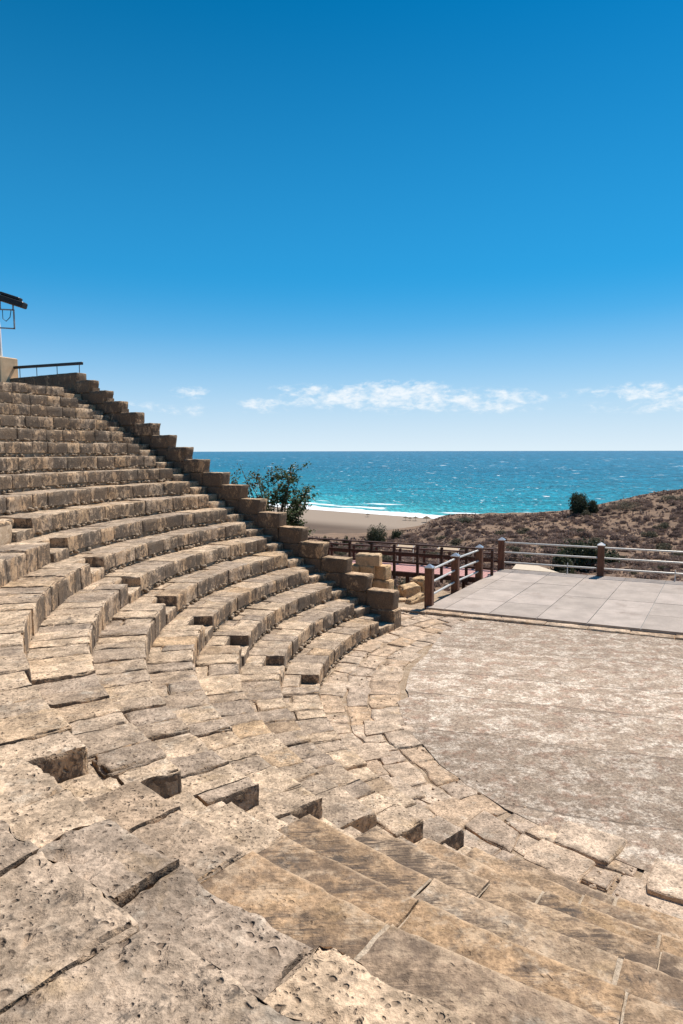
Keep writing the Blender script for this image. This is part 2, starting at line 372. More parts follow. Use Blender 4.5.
NEAR_A = 224.7
def seat_row(parent, k, a0, a1, zone):
    r0 = RK(k); z1 = k*SS; mb = MB(); mbb = MB(); dirt = MB()
    if zone == 'near': r0 -= {7: .04, 8: .08, 9: .18, 10: .22}.get(k, 0)
    dmid = cam_d(r0, (a0+a1)/2, z1)
    far = zone == 'far'
    a = a0
    thick = .40 if zone != 'far' else rnd.uniform(.27, .31)
    first = True
    while a < a1-1e-4:
        rm = r0+.35
        brown = zone == 'near' and (k <= 5 or (k == 6 and a > R(226.2)) or (k == 7 and a > R(229.0)))
        if brown: w = rnd.uniform(.75, 1.35)
        elif zone == 'near': w = rnd.uniform(.42, .80)
        elif far: w = rnd.uniform(.38, .72)
        else: w = rnd.uniform(.30, .58)
        da = w/rm
        if a+da*1.45 > a1: da = a1-a
        if zone == 'near' and a > R(252): da = min(da, .12)
        gap = (rnd.uniform(.014, .032) if rnd.random() < .5 else rnd.uniform(.003, .008)) if brown else rnd.uniform(.001, .006) if far else rnd.uniform(.004, .012)
        aa0, L1 = a+gap*.5/rm, da*rm-gap
        d = cam_d(rm, a+da/2, z1); res = resf(d)
        if RK(k) > 14.2 and zone == 'near': res = max(res, .12)
        warm = 0.0
        if brown: warm = rnd.uniform(.1, .9)
        elif rnd.random() < .10: warm = .45
        cc = rc(.5 if not far else .56, warm)
        jr = rnd.gauss(0, .008); jz = rnd.gauss(0, .005 if zone == 'far' else .010)
        if rnd.random() < .05 and zone != 'far': jr += rnd.uniform(.02, .05)
        if brown: jr *= .4; jz *= .35
        if zone == 'near' and k >= 9: cc = (rnd.uniform(.55, 1.0), rnd.uniform(.55, .9), 0.0)
        tilt = (rnd.gauss(0, .010), rnd.gauss(0, .010 if far else .011))
        bev = (rnd.uniform(.012, .026) if far else rnd.uniform(.016, .034)) if not brown else rnd.uniform(.012, .022)
        amp = .012 if not brown else .006
        split = rnd.random() < (.3 if far else .22) and not brown
        full = DD+.06
        dl = rnd.uniform(.42, .52) if split else full-max(0, jr)-rnd.uniform(0, .02)
        last = abs(a+da-a1) < 1e-6
        sides = 'TF'+'LR'
        if split: sides += 'B'
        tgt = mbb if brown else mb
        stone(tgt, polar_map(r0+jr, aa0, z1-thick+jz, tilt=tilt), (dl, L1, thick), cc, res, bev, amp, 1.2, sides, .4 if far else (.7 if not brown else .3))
        if split:
            zz = z1+jz-rnd.uniform(.0, .035)
            stone(mb, polar_map(r0+jr+dl+.012, aa0+rnd.uniform(-.01, .01)/rm, zz-.25), (full-dl-.012, L1, .25), rc(.5, warm*.6), res, bev, amp, 1.2, 'TFLR')
        first = False
        if brown:      # lime mortar in the joint
            stone(dirt, polar_map(r0+.012, a+da-gap*.5/rm-.012/rm, z1-.2), (full-.03, gap+.024, .2-rnd.uniform(.004, .010)), (.5, .5, .5), max(res, .03), .006, .004, 1, 'TF')
        a += da
    # core and rubble under the slabs
    hz = .055
    arc_strip(dirt, r0+.045, r0+DD+.08, a0+.012/r0, a1-.012/r0, z1-SS-.06, z1-hz, (.5, .5, .5))
    nb = int((a1-a0)*r0*(16 if far else 3.5))
    for i in range(nb):
        t = rnd.uniform(a0+.01, a1-.01); rr = r0+rnd.uniform(-.015, .05); s = .018+.05*rnd.random()**1.8 if far else rnd.uniform(.01, .035)
        p = (CX+rr*math.cos(t), CY+rr*math.sin(t), z1-SS+s*.3+rnd.uniform(0, .07 if far else .01))
        if cam_d(rr, t, z1) > 1.6: pebble(dirt, p, s, rc(.35, 0.0, rnd.random()*.5))
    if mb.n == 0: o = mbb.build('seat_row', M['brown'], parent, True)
    else:
        o = mb.build('seat_row', M['stone'], parent, True)
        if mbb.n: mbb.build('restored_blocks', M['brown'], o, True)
    d = dirt.build('rubble_core', M['mortar'] if zone == 'near' and k <= 7 else M['soil'], o, True)
    return o
def base_at(a, r=12.5): return (CX+r*math.cos(a), CY+r*math.sin(a), 0.0)
def end_ang(k, off): return TE+math.asin(off/RK(k))

W_A = W_B = .68
wf = empty('seating_wedge', base_at(R(162)), 'far wedge of curved limestone seat rows running up to the stepped end wall', 'stone seating', 'wedges of ancient theatre seating')
wm = empty('seating_wedge', base_at(R(200)), 'middle wedge of pale weathered seat rows between the two narrow stairways', 'stone seating', 'wedges of ancient theatre seating')
wn = empty('seating_wedge', base_at(R(240)), 'nearest wedge with smooth brown restored seats and large pitted blocks in the foreground', 'stone seating', 'wedges of ancient theatre seating')
for k in range(1, NROW+1):
    rm = RK(k)+.35
    seat_row(wf, k, end_ang(k, -.66), TA, 'far')
    seat_row(wm, k, TA+W_A/rm, TB, 'mid')
    seat_row(wn, k, TB+W_B/rm, R(264), 'near')

def stairway(label, fa0, fa1, loc, kmax=NROW):
    t = empty('stairway', loc, label, 'stairs', 'stairways between the seating wedges')
    for k in range(1, kmax+1):
        mb = MB(); r0 = RK(k); z = k*SS
        a0, a1 = fa0(k)+.008/r0, fa1(k)-.008/r0; L1 = (a1-a0)*(r0+.35)
        res = resf(cam_d(r0, (a0+a1)/2, z))
        j = rnd.gauss(0, .008)
        stone(mb, polar_map(r0-.01+j, a0, z-SS-.03), (.40, L1, SS/2+.03+j), rc(.45, 0, rnd.random()*.45), res, .02, .008, 1, 'TFLR')
        stone(mb, polar_map(r0+.36+j, a0, z-SS-.03), (DD-.33, L1, SS+.03-.012), rc(.5, 0, rnd.random()*.6), res, .02, .008, 1, 'TFLR')
        mb.build('step', M['stone'], t, True)
    return t
stairway('narrow stairway of half steps farther down the far side of the pale middle seats', lambda k: TA, lambda k: TA+W_A/(RK(k)+.35), base_at(TA+.03))
stairway('narrow stairway with dark square notches just beyond the smooth brown seats', lambda k: TB, lambda k: TB+W_B/(RK(k)+.35), base_at(TB+.03))
stairway('shaded stair squeezed between the row ends and the stepped end wall', lambda k: end_ang(k, -1.36), lambda k: end_ang(k, -.66), tuple(wp(12.5, -1.0, 0)))

# ------------------------------------------------------------------ stepped end wall
ew = empty('end_wall', tuple(wp(12.5, -1.6, 0)), 'stepped sandstone end wall climbing beside the far seats', 'stone wall')
W_IN, W_OUT = -1.36, -1.74
def wall_map(rad, off, z, lean=0.0):
    def f(P):
        rr = rad+P[:, 0]+lean*np.clip(1-P[:, 2]/.38, 0, 1)
        oo = off-P[:, 1]
        return np.stack([CX+ER[0]*rr+ET[0]*oo, CY+ER[1]*rr+ET[1]*oo, z+P[:, 2]], 1)
    return f
body = MB()
for j in range(1, NROW):
    rad = RK(j)-.05+.24*(j/17)**1.3; top = (j+1.63)*SS+.05*j/17; h = rnd.uniform(.36, .44) if j > 1 else .5
    mb = MB(); res = .09
    stone(mb, wall_map(rad+rnd.gauss(0, .018), W_IN+rnd.gauss(0, .012), top-h, rnd.uniform(.03, .09)), (DD+.10, W_IN-W_OUT, h+rnd.gauss(0, .006)), rc(.55, .25), res, .022, .012, 1, 'TFLRB')
    mb.build('coping_block', M['wallstone'], ew, True)
    # courses beneath
    z = top-h-.012
    lo = (j-1)*SS-.25
    x0 = rad+.10+rnd.uniform(-.03, .03)
    while z > lo:
        hh = min(rnd.uniform(.26, .36), z-lo+.02)
        stone(body, wall_map(x0, W_IN-rnd.uniform(0, .02), z-hh), (DD+rnd.uniform(-.02, .02), W_IN-W_OUT-.03, hh-.012), rc(.68, .15), res, .022, .012, 1, 'TFLRB')
        z -= hh; x0 += rnd.uniform(-.02, .12)
# foot block at the orchestra
stone(body, wall_map(RK(1)-.12, W_IN+.02, -.1), (.5, .46, .62), rc(.5, .2), .09, .03, .01, 1, 'TFLRB')
# solid wall core behind the facing, stepped
rads = [RK(1)+.12]; core = []
for j in range(1, NROW):
    plainbox(body, wp(RK(j)+.50, (W_IN+W_OUT)/2-.01, -2.5), (DD, .30, (j+1.63)*SS-.20+2.5), (*ER, 0), (*ET, 0), c=(.5, .5, .2))
body.build('wall_courses', M['wallstone'], ew, False)
# level stretch at the top, running away from the theatre
mb = MB(); rad = RK(18)+.22; x = rad; ztop = 7.43
while x < rad+5.6:
    w = rnd.uniform(1.2, 1.7)
    stone(mb, wall_map(x, W_IN+.01, 6.55), (w-.012, .46, ztop-6.55), rc(.3, .6), .14, .02, .008, .8, 'TFLRB')
    x += w
plainbox(mb, wp(rad+2.9, (W_IN+W_OUT)/2, -.5), (5.6, .34, 7.0), (*ER, 0), (*ET, 0), c=(.5, .4, .5))
mb.build('parapet', M['wallstone'], ew, True)
# handrail on the parapet
hr = empty('handrail', tuple(wp(rad+2, -1.6, 7.43)), 'low dark metal handrail on top of the end wall', 'railing')
hp = [wp(rad-.10, -1.55, 7.75), wp(rad+4.2, -1.55, 7.86), wp(rad+5.5, -1.55, 8.0)]
mb = MB(); 
for i in range(2):
    d = hp[i+1]-hp[i]; L = np.linalg.norm(d); d /= L; sy = np.cross([0, 0, 1], d); sy /= np.linalg.norm(sy)
    plainbox(mb, (hp[i]+hp[i+1])/2-np.array([0, 0, .05]), (L+.04, .08, .10), d, sy, np.cross(d, sy), bev=.012)
mb.build('top_bar', M['black'], hr)
for q in (.05, 1.25, 2.4, 3.4, 4.4):
    mb = MB(); tube(mb, [wp(rad+q, -1.55, 7.38), wp(rad+q, -1.55, 7.72+.025*q)], .013, 6); mb.build('post', M['black'], hr)
# plaster plinth and the floodlight mast beyond the wall's end
pb = MB(); pc = np.array([-12.75, 25.2, 0.0])
px, py = np.array([.42, .907, 0]), np.array([-.907, .42, 0])
plainbox(pb, (pc[0], pc[1], 6.3), (.8, .8, 1.90), px, py, bev=.03)
o = pb.build('plinth', M['plaster'], None); rebase(o, (pc[0], pc[1], 6.3)); tag(o, 'sandy plaster block at the top left end of the wall', 'plinth')
fm = empty('floodlight_mast', (-12.75, 25.1, 8.28), 'white mast carrying a black floodlight on a metal frame at the left edge', 'floodlight')
mb = MB(); tube(mb, [(-12.75, 25.1, 8.27), (-12.75, 25.1, 9.3), (-12.9, 25.1, 10.6)], [.09, .075, .06], 12); mb.build('mast', M['white'], fm, True)
mb = MB()
def bar(mb, a, b, w=.03, up=(0, 0, 1)):
    a = np.array(a, float); b = np.array(b, float); d = b-a; L = np.linalg.norm(d); d /= L
    sy = np.cross(up, d)
    if np.linalg.norm(sy) < .05: sy = np.cross((1, 0, 0), d)
    sy /= np.linalg.norm(sy); sz = np.cross(d, sy)
    V = [p+sy*sx*w/2+sz*sg*w/2 for p in (a, b) for sg in (-1, 1) for sx in (-1, 1)]
    mb.add(V, [[0, 1, 3, 2], [4, 6, 7, 5], [0, 4, 5, 1], [1, 5, 7, 3], [3, 7, 6, 2], [2, 6, 4, 0]])
YF = 25.05; XS = .27
for a, b in (((-13.33, YF, 9.98), (-12.13, YF, 9.93)), ((-12.13, YF, 9.95), (-12.13, YF, 9.24)), ((-12.11, YF, 9.25), (-13.33, YF, 9.32)), ((-12.15, YF, 9.9), (-12.15, YF, 10.12)), ((-12.63, YF, 9.95), (-12.63, YF, 10.25))):
    bar(mb, a, b, .045)
mb.build('frame', M['grey'], fm)
mb = MB(); tube(mb, [(-12.55, YF, 9.95), (-12.56, YF+.03, 9.62), (-12.43, YF, 9.52), (-12.28, YF, 9.66), (-12.23, YF, 9.92)], .014, 6); mb.build('cable', M['black'], fm, True)
mb = MB(); d = np.array([.93, 0, -.30]); d /= np.linalg.norm(d); up = np.cross(d, [0, 1, 0])
up = up*np.sign(up[2])
plainbox(mb, (-12.38, YF, 10.18), (1.35, .42, .22), d, (0, 1, 0), up, bev=.03)
plainbox(mb, np.array((-12.28, YF, 10.18))+up*.2, (.75, .30, .10), d, (0, 1, 0), up, bev=.02)
lh = mb.build('lamp_head', M['black'], fm)
mb = MB()
for q in range(6): plainbox(mb, np.array((-12.83, YF, 10.2+.145))+d*.13*q+up*.08, (.025, .32, .09), d, (0, 1, 0), up)
mb.build('cooling_fin', M['black'], lh)

# ------------------------------------------------------------------ paving round the orchestra
DF = np.array([2.46, 19.02]); fd0 = np.array([.911, -.412]); fd0 /= np.linalg.norm(fd0)
pv = MB()
def flag(r0, r1, a0, a1, z, c, res, bev=.02, amp=.012):
    stone(pv, polar_map(r0, a0, z-.12, tilt=(rnd.gauss(0, .012), rnd.gauss(0, .012))), (r1-r0, (a1-a0)*(r0+.35), .12), c, res, bev, amp, 1.6, 'TFLRB')
def skewflag(r0, r1, a0, a1, z, c, res):
    """a flagstone with four skewed corners"""
    q = lambda s: rnd.uniform(-s, s)
    jr = [q(.05) for _ in range(4)]; ja = [q(.05)/r0 for _ in range(4)]
    C4 = [(r0+jr[0], a0+ja[0]), (r1+jr[1], a0+ja[1]), (r1+jr[2], a1+ja[2]), (r0+jr[3], a1+ja[3])]
    C4 = [np.array([CX+r*math.cos(a), CY+r*math.sin(a)]) for r, a in C4]
    L0 = r1-r0; L1 = (a1-a0)*(r0+r1)/2; t0, t1 = rnd.gauss(0, .005), rnd.gauss(0, .005)
    def f(P):
        u = (P[:, 0]/L0)[:, None]; v = (P[:, 1]/L1)[:, None]
        xy = (C4[0]*(1-u)+C4[1]*u)*(1-v)+(C4[3]*(1-u)+C4[2]*u)*v
        zz = z-.12+P[:, 2]+(t0*P[:, 0]+t1*P[:, 1])*np.clip(P[:, 2]/.1, 0, 1)
        xy = xy+np.stack([vnoise(np.c_[xy*3.1, zz*0]), vnoise(np.c_[xy*3.1+50, zz*0])], 1)*.045
        return np.c_[xy, zz]
    stone(pv, f, (L0, L1, .12), c, res, .014, .006, 1.1, 'TFLRB')
NRM = np.array([-fd0[1], fd0[0]])
for (ra, rb, wmin, wmax) in ((5.98, 6.48, .4, .95), (6.48, 6.98, .35, .9), (6.98, 7.46, .4, .95), (7.46, 7.95, .4, .8), (7.95, 8.5, .4, .8), (8.5, 9.1, .4, .8), (9.1, 9.7, .4, .8)):
    a = R(112)
    while a < R(262):
        w = rnd.uniform(wmin, wmax); da = w/ra
        pm_ = np.array([CX+(ra+rb)/2*math.cos(a+da/2), CY+(ra+rb)/2*math.sin(a+da/2)])
        if (pm_-DF)@NRM > -.2 or (ra > 7.4 and a > R(149)) or (a < R(117.5) and ra < 6.4): a += da; continue
        d = cam_d((ra+rb)/2, a+da/2, 0); res = resf(d)
        r1 = rb+rnd.uniform(-.04, .04)
        z = rnd.gauss(.008, .005)
        rr0 = ra+(rnd.uniform(-.12, .10) if ra < 6 else 0)
        g = rnd.uniform(.004, .012)
        skewflag(rr0+g, r1-g, a+g/ra, a+da-g/ra, z+.012, rc(.33, .0 if rnd.random() < .75 else .4, rnd.random()*.7), res)
        a += da
# a few raised slabs
for (r0, r1, a, w, z) in ((6.15, 6.75, R(189), .5, .045), (6.7, 7.3, R(196), .55, .04), (5.9, 6.45, R(225.6), .62, .07), (6.45, 7.0, R(224.6), .66, .05), (6.05, 6.7, R(235), .8, .08), (6.85, 7.4, R(206), .6, .05), (6.5, 7.1, R(213), .5, .04)):
    skewflag(r0, r1, a, a+w/r0, z, rc(.3, 0, .1), resf(cam_d(r0, a, 0)))
for i in range(46):
    t = rnd.gauss(R(229.3), .022); rr = rnd.uniform(6.1, 6.9); s = rnd.uniform(.03, .08)
    pebble(pv, (CX+rr*math.cos(t), CY+rr*math.sin(t), .022-s*.45), s, rc(.3, 0, .2))
for i in range(260):
    t = rnd.uniform(R(150), R(240)); rr = rnd.uniform(5.9, 7.5); s = rnd.uniform(.008, .025)
    pebble(pv, (CX+rr*math.cos(t), CY+rr*math.sin(t), .022), s, rc(.3, 0, .2))
# strip between the paving ring and the platform, left of the screed
for i in range(6):
    for jx in range(6):
        pass
struct(pv.build('paving', M['paving'], None, True))
# dusty bed under the flags
bd = MB(); n = 90; A = np.linspace(R(141), R(264), n)
V = np.array([[CX+r*math.cos(a), CY+r*math.sin(a), -.004] for r in np.linspace(5.6, 7.6, 8) for a in A]); V[:, 2] += .012*vnoise(V*3)
bd.add(V, grid(8, n, False))
A = np.linspace(R(110), R(150), 40); V = np.array([[CX+r*math.cos(a), CY+r*math.sin(a), -.008] for r in np.linspace(6.6, 10.5, 12) for a in A]); V[:, 2] += .010*vnoise(V*3)
bd.add(V, grid(12, 40, False)); struct(bd.build('paving_bed', M['soil'], None, True))

# ------------------------------------------------------------------ platform, kerb, orchestra floor
DF = np.array([2.46, 19.02]); fd = np.array([.911, -.412]); fd /= np.linalg.norm(fd)   # front-left corner, along the front
dd = np.array([.512, .859]); dd /= np.linalg.norm(dd)                                    # along the left side
ZP = .13
def dp(u, v, z): p = DF+fd*u+dd*v; return np.array([p[0], p[1], z])
pf = empty('platform', tuple(dp(6, 3.5, -.3)), 'low stage platform of large grey concrete tiles beyond the orchestra', 'platform')
tl = MB(); TW, TD = 1.30, 1.66
u0 = -.05
jj = 0
for i in range(-1, 14):
    for j in range(0, 5):
        u1, u2 = max(0, .55+i*TW), .55+(i+1)*TW; v1, v2 = j*TD, min((j+1)*TD, 7.32)
        if u2-u1 < .05 or v2-v1 < .05: continue
        g = .009; z = ZP+rnd.gauss(0, .002)
        Q = [dp(u1+g, v1+g, z), dp(u2-g, v1+g, z), dp(u2-g, v2-g, z), dp(u1+g, v2-g, z)]
        Q2 = [p-np.array([0, 0, .03]) for p in Q]
        tl.add(Q+Q2, [[0, 1, 2, 3], [0, 4, 5, 1], [1, 5, 6, 2], [2, 6, 7, 3], [3, 7, 4, 0]], (rnd.random(), .5, .5))
tl.build('tile_paving', M['tile'], pf)
sb = MB(); V = [dp(u, v, z) for z in (-.8, ZP-.02) for u, v in ((.01, .01), (18.7, .01), (18.7, 7.3), (.01, 7.3))]
sb.add(V, [[4, 5, 6, 7], [0, 1, 5, 4], [1, 2, 6, 5], [2, 3, 7, 6], [3, 0, 4, 7]]); sb.build('slab', M['grey'], pf)
# stone kerb along the front
kb = MB(); u = -1.75
while u < 18:
    w = rnd.uniform(.7, 1.3)
    p = dp(u, 0, 0)
    f = lambda P, p=p: np.c_[p[0]+fd[0]*P[:, 0]+dd[0]*(P[:, 1]-.36), p[1]+fd[1]*P[:, 0]+dd[1]*(P[:, 1]-.36), -.1+P[:, 2]]
    stone(kb, f, (w-.01, .33, .175+rnd.gauss(0, .006)), rc(.35, .25, rnd.random()*.5), .1, .015, .008, 1, 'TFBLR')
    u += w
o = kb.build('kerb', M['paving'], None, True); rebase(o, tuple(dp(6, -.2, -.1))); tag(o, 'row of sandy kerb stones along the front edge of the platform', 'kerb')
# orchestra floor: the circle out to the paving, cut off by the kerb
of = MB(); n = 160; pts = []
for a in np.concatenate([np.linspace(R(20), R(119), 40), np.linspace(R(120), R(379.9), n-40)]):
    rr = 6.02+.06*vnoise(np.array([[math.cos(a)*4, math.sin(a)*4, 0]]))[0]
    rr += .035*vnoise(np.array([[math.cos(a)*21, math.sin(a)*21, 3]]))[0]
    rr += (-.25+.95*sstep(a, R(152), R(121)) if a < R(180) else .22*sstep(a, R(185), R(235)))
    if a > R(262): rr += (a-R(262))*3
    if a < R(119.5): rr = 17
    pts.append(np.array([CX+rr*math.cos(a), CY+rr*math.sin(a)]))
nrm = np.array([-fd[1], fd[0]]); nrm *= np.sign(nrm@dd); base = DF-dd*.35
ins = []; CEN = np.array([CX+.5, CY])
for p in pts:      # clip against the kerb line
    s = (p-base)@nrm
    if s > 0: p = CEN+(p-CEN)*(((base-CEN)@nrm)/((p-CEN)@nrm))
    ins.append(p)
m_ = 40; V = []
cen = np.array([CX+.5, CY])
for t in np.linspace(0, 1, m_):
    for p in ins: q = cen+(p-cen)*t; V.append((q[0], q[1], 0.0))
V = np.array(V); V[:, 2] = .028+.010*fbm(V*.9, 3)
of.add(V, grid(m_, n, False)); struct(of.build('orchestra_floor', M['orch'], None, True))
# ------------------------------------------------------------------ steel railing round the platform
rl = empty('platform_railing', tuple(dp(4, 7.2, ZP)), 'railing of red brown square posts and pale steel tubes round the platform', 'railing')
P1, P2, P3 = np.array([2.60, 19.30]), np.array([3.74, 21.45]), np.array([4.92, 23.34])
PC, P5 = np.array([6.19, 25.30]), np.array([9.46, 23.82])
st = P5-PC
posts = [P1, P2, P3, PC, P5, P5+st, P5+2*st, P5+3*st]
f2 = np.array([*fd, 0]); d2 = np.array([-fd[1], fd[0], 0])
for p in posts:
    mb = MB(); plainbox(mb, (p[0], p[1], ZP-.25), (.235, .235, 1.37), f2, d2, bev=.014); po = mb.build('post', M['postwood'], rl)
    mb = MB(); z = ZP+1.12; h = .135
    V = [np.array([p[0], p[1], z])+f2*sx*h+d2*sy*h+np.array([0, 0, t]) for t in (0, .025) for sy in (-1, 1) for sx in (-1, 1)]+[np.array([p[0], p[1], z+.125])]
    mb.add(V, [[0, 1, 5, 4], [1, 3, 7, 5], [3, 2, 6, 7], [2, 0, 4, 6], [0, 2, 3, 1]])
    mb.add(V, [[4, 5, 8], [5, 7, 8], [7, 6, 8], [6, 4, 8]]); mb.build('cap', M['cap'], po)
for a, b in ((P1, P2), (P2, P3), (PC, P5), (P5, P5+st), (P5+st, P5+2*st), (P5+2*st, P5+3*st)):
    d = (b-a)/np.linalg.norm(b-a); a_, b_ = a+d*.1, b-d*.1
    for z in (.27, .66, 1.04):
        mb = MB(); tube(mb, [(*a_, ZP+z), (*b_, ZP+z)], .034, 10); mb.build('rail', M['rail'], rl, True)
    if np.linalg.norm(b-a) > 3:
        for q in (.68,):
            m_p = a+(b-a)*q; mb = MB(); tube(mb, [(*m_p, ZP-.2), (*m_p, ZP+.40)], .016, 6); mb.build('stay', M['white'], rl)

# ------------------------------------------------------------------ walkway with timber railing
A0, A1 = np.array([-3.1, 28.05]), np.array([5.55, 24.02]); wd = (A1-A0)/np.linalg.norm(A1-A0); wn_ = np.array([-wd[1], wd[0]])
LW = np.linalg.norm(A1-A0)
ww = empty('walkway', (*((A0+A1)/2+wn_*.85), -.5), 'raised walkway of pink boards behind the stone wall', 'walkway')
mb = MB(); nbd = int(LW/.145)
for i in range(nbd):
    c = A0+wd*(i+.5)*.145+wn_*.85
    plainbox(mb, (*c, -.03+rnd.gauss(0, .001)), (.137, 1.66, .03), (*wd, 0), (*wn_, 0))
mb.build('decking', M['pink'], ww)
for q in (.02, 1.68):
    mb = MB(); c = (A0+A1)/2+wn_*q; plainbox(mb, (*c, -.20), (LW, .06, .165), (*wd, 0), (*wn_, 0)); mb.build('edge_beam', M['railwood'], ww)
for i in range(5):
    mb = MB(); c = A0+wd*(.5+i*1.9)
    for q in (.15, 1.5):
        mb = MB(); plainbox(mb, (*(c+wn_*q), -1.9), (.12, .12, 1.7), (*wd, 0), (*wn_, 0)); mb.build('support', M['railwood'], ww)
def timber_rail(name, B0, B1, n, h, label, rails):
    L = np.linalg.norm(B1-B0); d = (B1-B0)/L; nn = np.array([-d[1], d[0]])
    t = empty(name, (*((B0+B1)/2), 0), label, 'railing', 'timber railings along the walkway')
    for i in range(n):
        p = B0+d*(L*i/(n-1)); mb = MB(); plainbox(mb, (*p, -.3), (.10, .10, h+.29), (*d, 0), (*nn, 0), bev=.008); mb.build('post', M['railwood'], t)
    for z in rails:
        mb = MB(); top = z == rails[0]; c = (B0+B1)/2+(nn*0 if top else -nn*.07)
        plainbox(mb, (*c, z), (L+.1, .12 if top else .04, .055 if top else .085), (*d, 0), (*nn, 0), bev=.006); mb.build('rail', M['railwood'], t)
    return t
timber_rail('timber_railing', A0+wn_*-.06, A1+wn_*-.06, 11, 1.06, 'near dark timber railing between the walkway and the stacked blocks', (1.07, .70, .34))
timber_rail('timber_railing', A0+wn_*1.78, A1+wn_*1.78, 10, .62, 'lower timber railing along the seaward side of the walkway', (.63, .32))
# two info desks beyond the walkway
for i, (px, py, w, lab) in enumerate(((2.78, 28.55, .78, 'left of two beige tilted boards on white tube legs behind the walkway'), (4.55, 27.9, .95, 'right of two beige tilted boards on white tube legs behind the walkway'))):
    b = empty('information_board', (px, py, -.6), lab, 'information board', 'tilted boards behind the walkway')
    for s in (-1, 1):
        mb = MB(); q = np.array([px, py])+fd*s*w*.46; tube(mb, [(*q, -.9), (*q, .52), (*(q+dd*.12), .60)], .022, 8); mb.build('leg', M['white'], b, True)
    mb = MB(); plainbox(mb, (px, py, .50), (w*1.0, .55, .03), (*fd, 0), (dd[0]*.93, dd[1]*.93, .30), (-.1, -.3, .93), bev=.005); mb.build('panel', M['beige'], b)

# ------------------------------------------------------------------ stacked blocks and loose stones behind the wall foot
def loose(name, p, L, yaw, label, group, c=None, tilt=(0, 0), mat='newstone', bev=.025, cat='stone block'):
    mb = MB(); cy_, sy_ = math.cos(yaw), math.sin(yaw)
    ex = np.array([cy_, sy_, tilt[0]]); ex /= np.linalg.norm(ex); ey = np.array([-sy_, cy_, tilt[1]]); ey -= ex*(ex@ey); ey /= np.linalg.norm(ey); ez = np.cross(ex, ey)
    o = np.array(p, float)-ex*L[0]/2-ey*L[1]/2
    stone(mb, box_map(o, ex, ey, ez), L, c or rc(.4, .4), .06, bev, .012, 1.6, 'TFBLRD')
    ob = mb.build(name, M[mat], None, True); rebase(ob, tuple(p)); return tag(ob, label, cat, group)
yw = math.atan2(fd[1], fd[0]); G = 'squared blocks stacked behind the end wall'
def at(u, v, D): return np.array([(u-341.5)/660.1*D, D])
sx = lambda u, D: (u-341.5)/660.1*D
D = 21.3
def zb(v, D): return 4.707-D*math.tan(math.atan((v-512)/660.1)+PITCH)
loose('stone_block', (sx(369, D), D, zb(565, D)), (.80, .45, .37), yw+.15, 'grey stained slab lying on top of the stacked blocks', G, (.6, .75, .1))
loose('stone_block', (sx(354.5, D), D+.05, zb(575.5, D)), (.42, .45, .36), yw+.1, 'yellow block at the left under the grey slab, white lime at its foot', G, (.2, .2, .7))
loose('stone_block', (sx(368.5, D), D-.02, zb(576.5, D)), (.50, .45, .38), yw+.12, 'clean yellow block in the middle under the grey slab', G, (.2, .15, .75))
loose('stone_block', (sx(383, D), D-.05, zb(578, D)), (.43, .42, .43), yw-.2, 'cracked yellow block at the right end under the grey slab', G, (.3, .55, .6))
loose('stone_block', (sx(383, D), D-.1, zb(592, D)), (.62, .42, .44), yw-.1, 'sandy block below the cracked yellow one, nearest the wall foot', G, (.3, .55, .45))
loose('stone_block', (sx(360, D), D+.02, zb(595, D)), (.85, .45, .60), yw+.1, 'broad base block of the stack, mostly hidden by the wall', G, (.3, .4, .4))
G2 = 'loose stones beside the first railing post'
loose('loose_stone', (sx(411, 21.2), 21.2, .02), (.62, .50, .34), .3, 'tilted sandy boulder left of the first railing post', G2, (.2, .3, .3), (.18, .1), bev=.06, cat='stone')
loose('loose_stone', (sx(423, 21.6), 21.6, .10), (.5, .6, .42), .9, 'upright yellow stone just behind the first railing post', G2, (.15, .2, .55), (.1, -.1), bev=.06, cat='stone')
loose('loose_stone', (sx(417, 20.3), 20.3, -.04), (.75, .3, .22), .75, 'long low stone leaning towards the foot of the first post', G2, (.2, .25, .35), (.2, 0), bev=.05, cat='stone')
loose('loose_stone', (sx(403, 20.4), 20.4, -.04), (.36, .3, .12), .2, 'small flat stone between the wall foot and the boulder', G2, (.2, .3, .3), bev=.04, cat='stone')

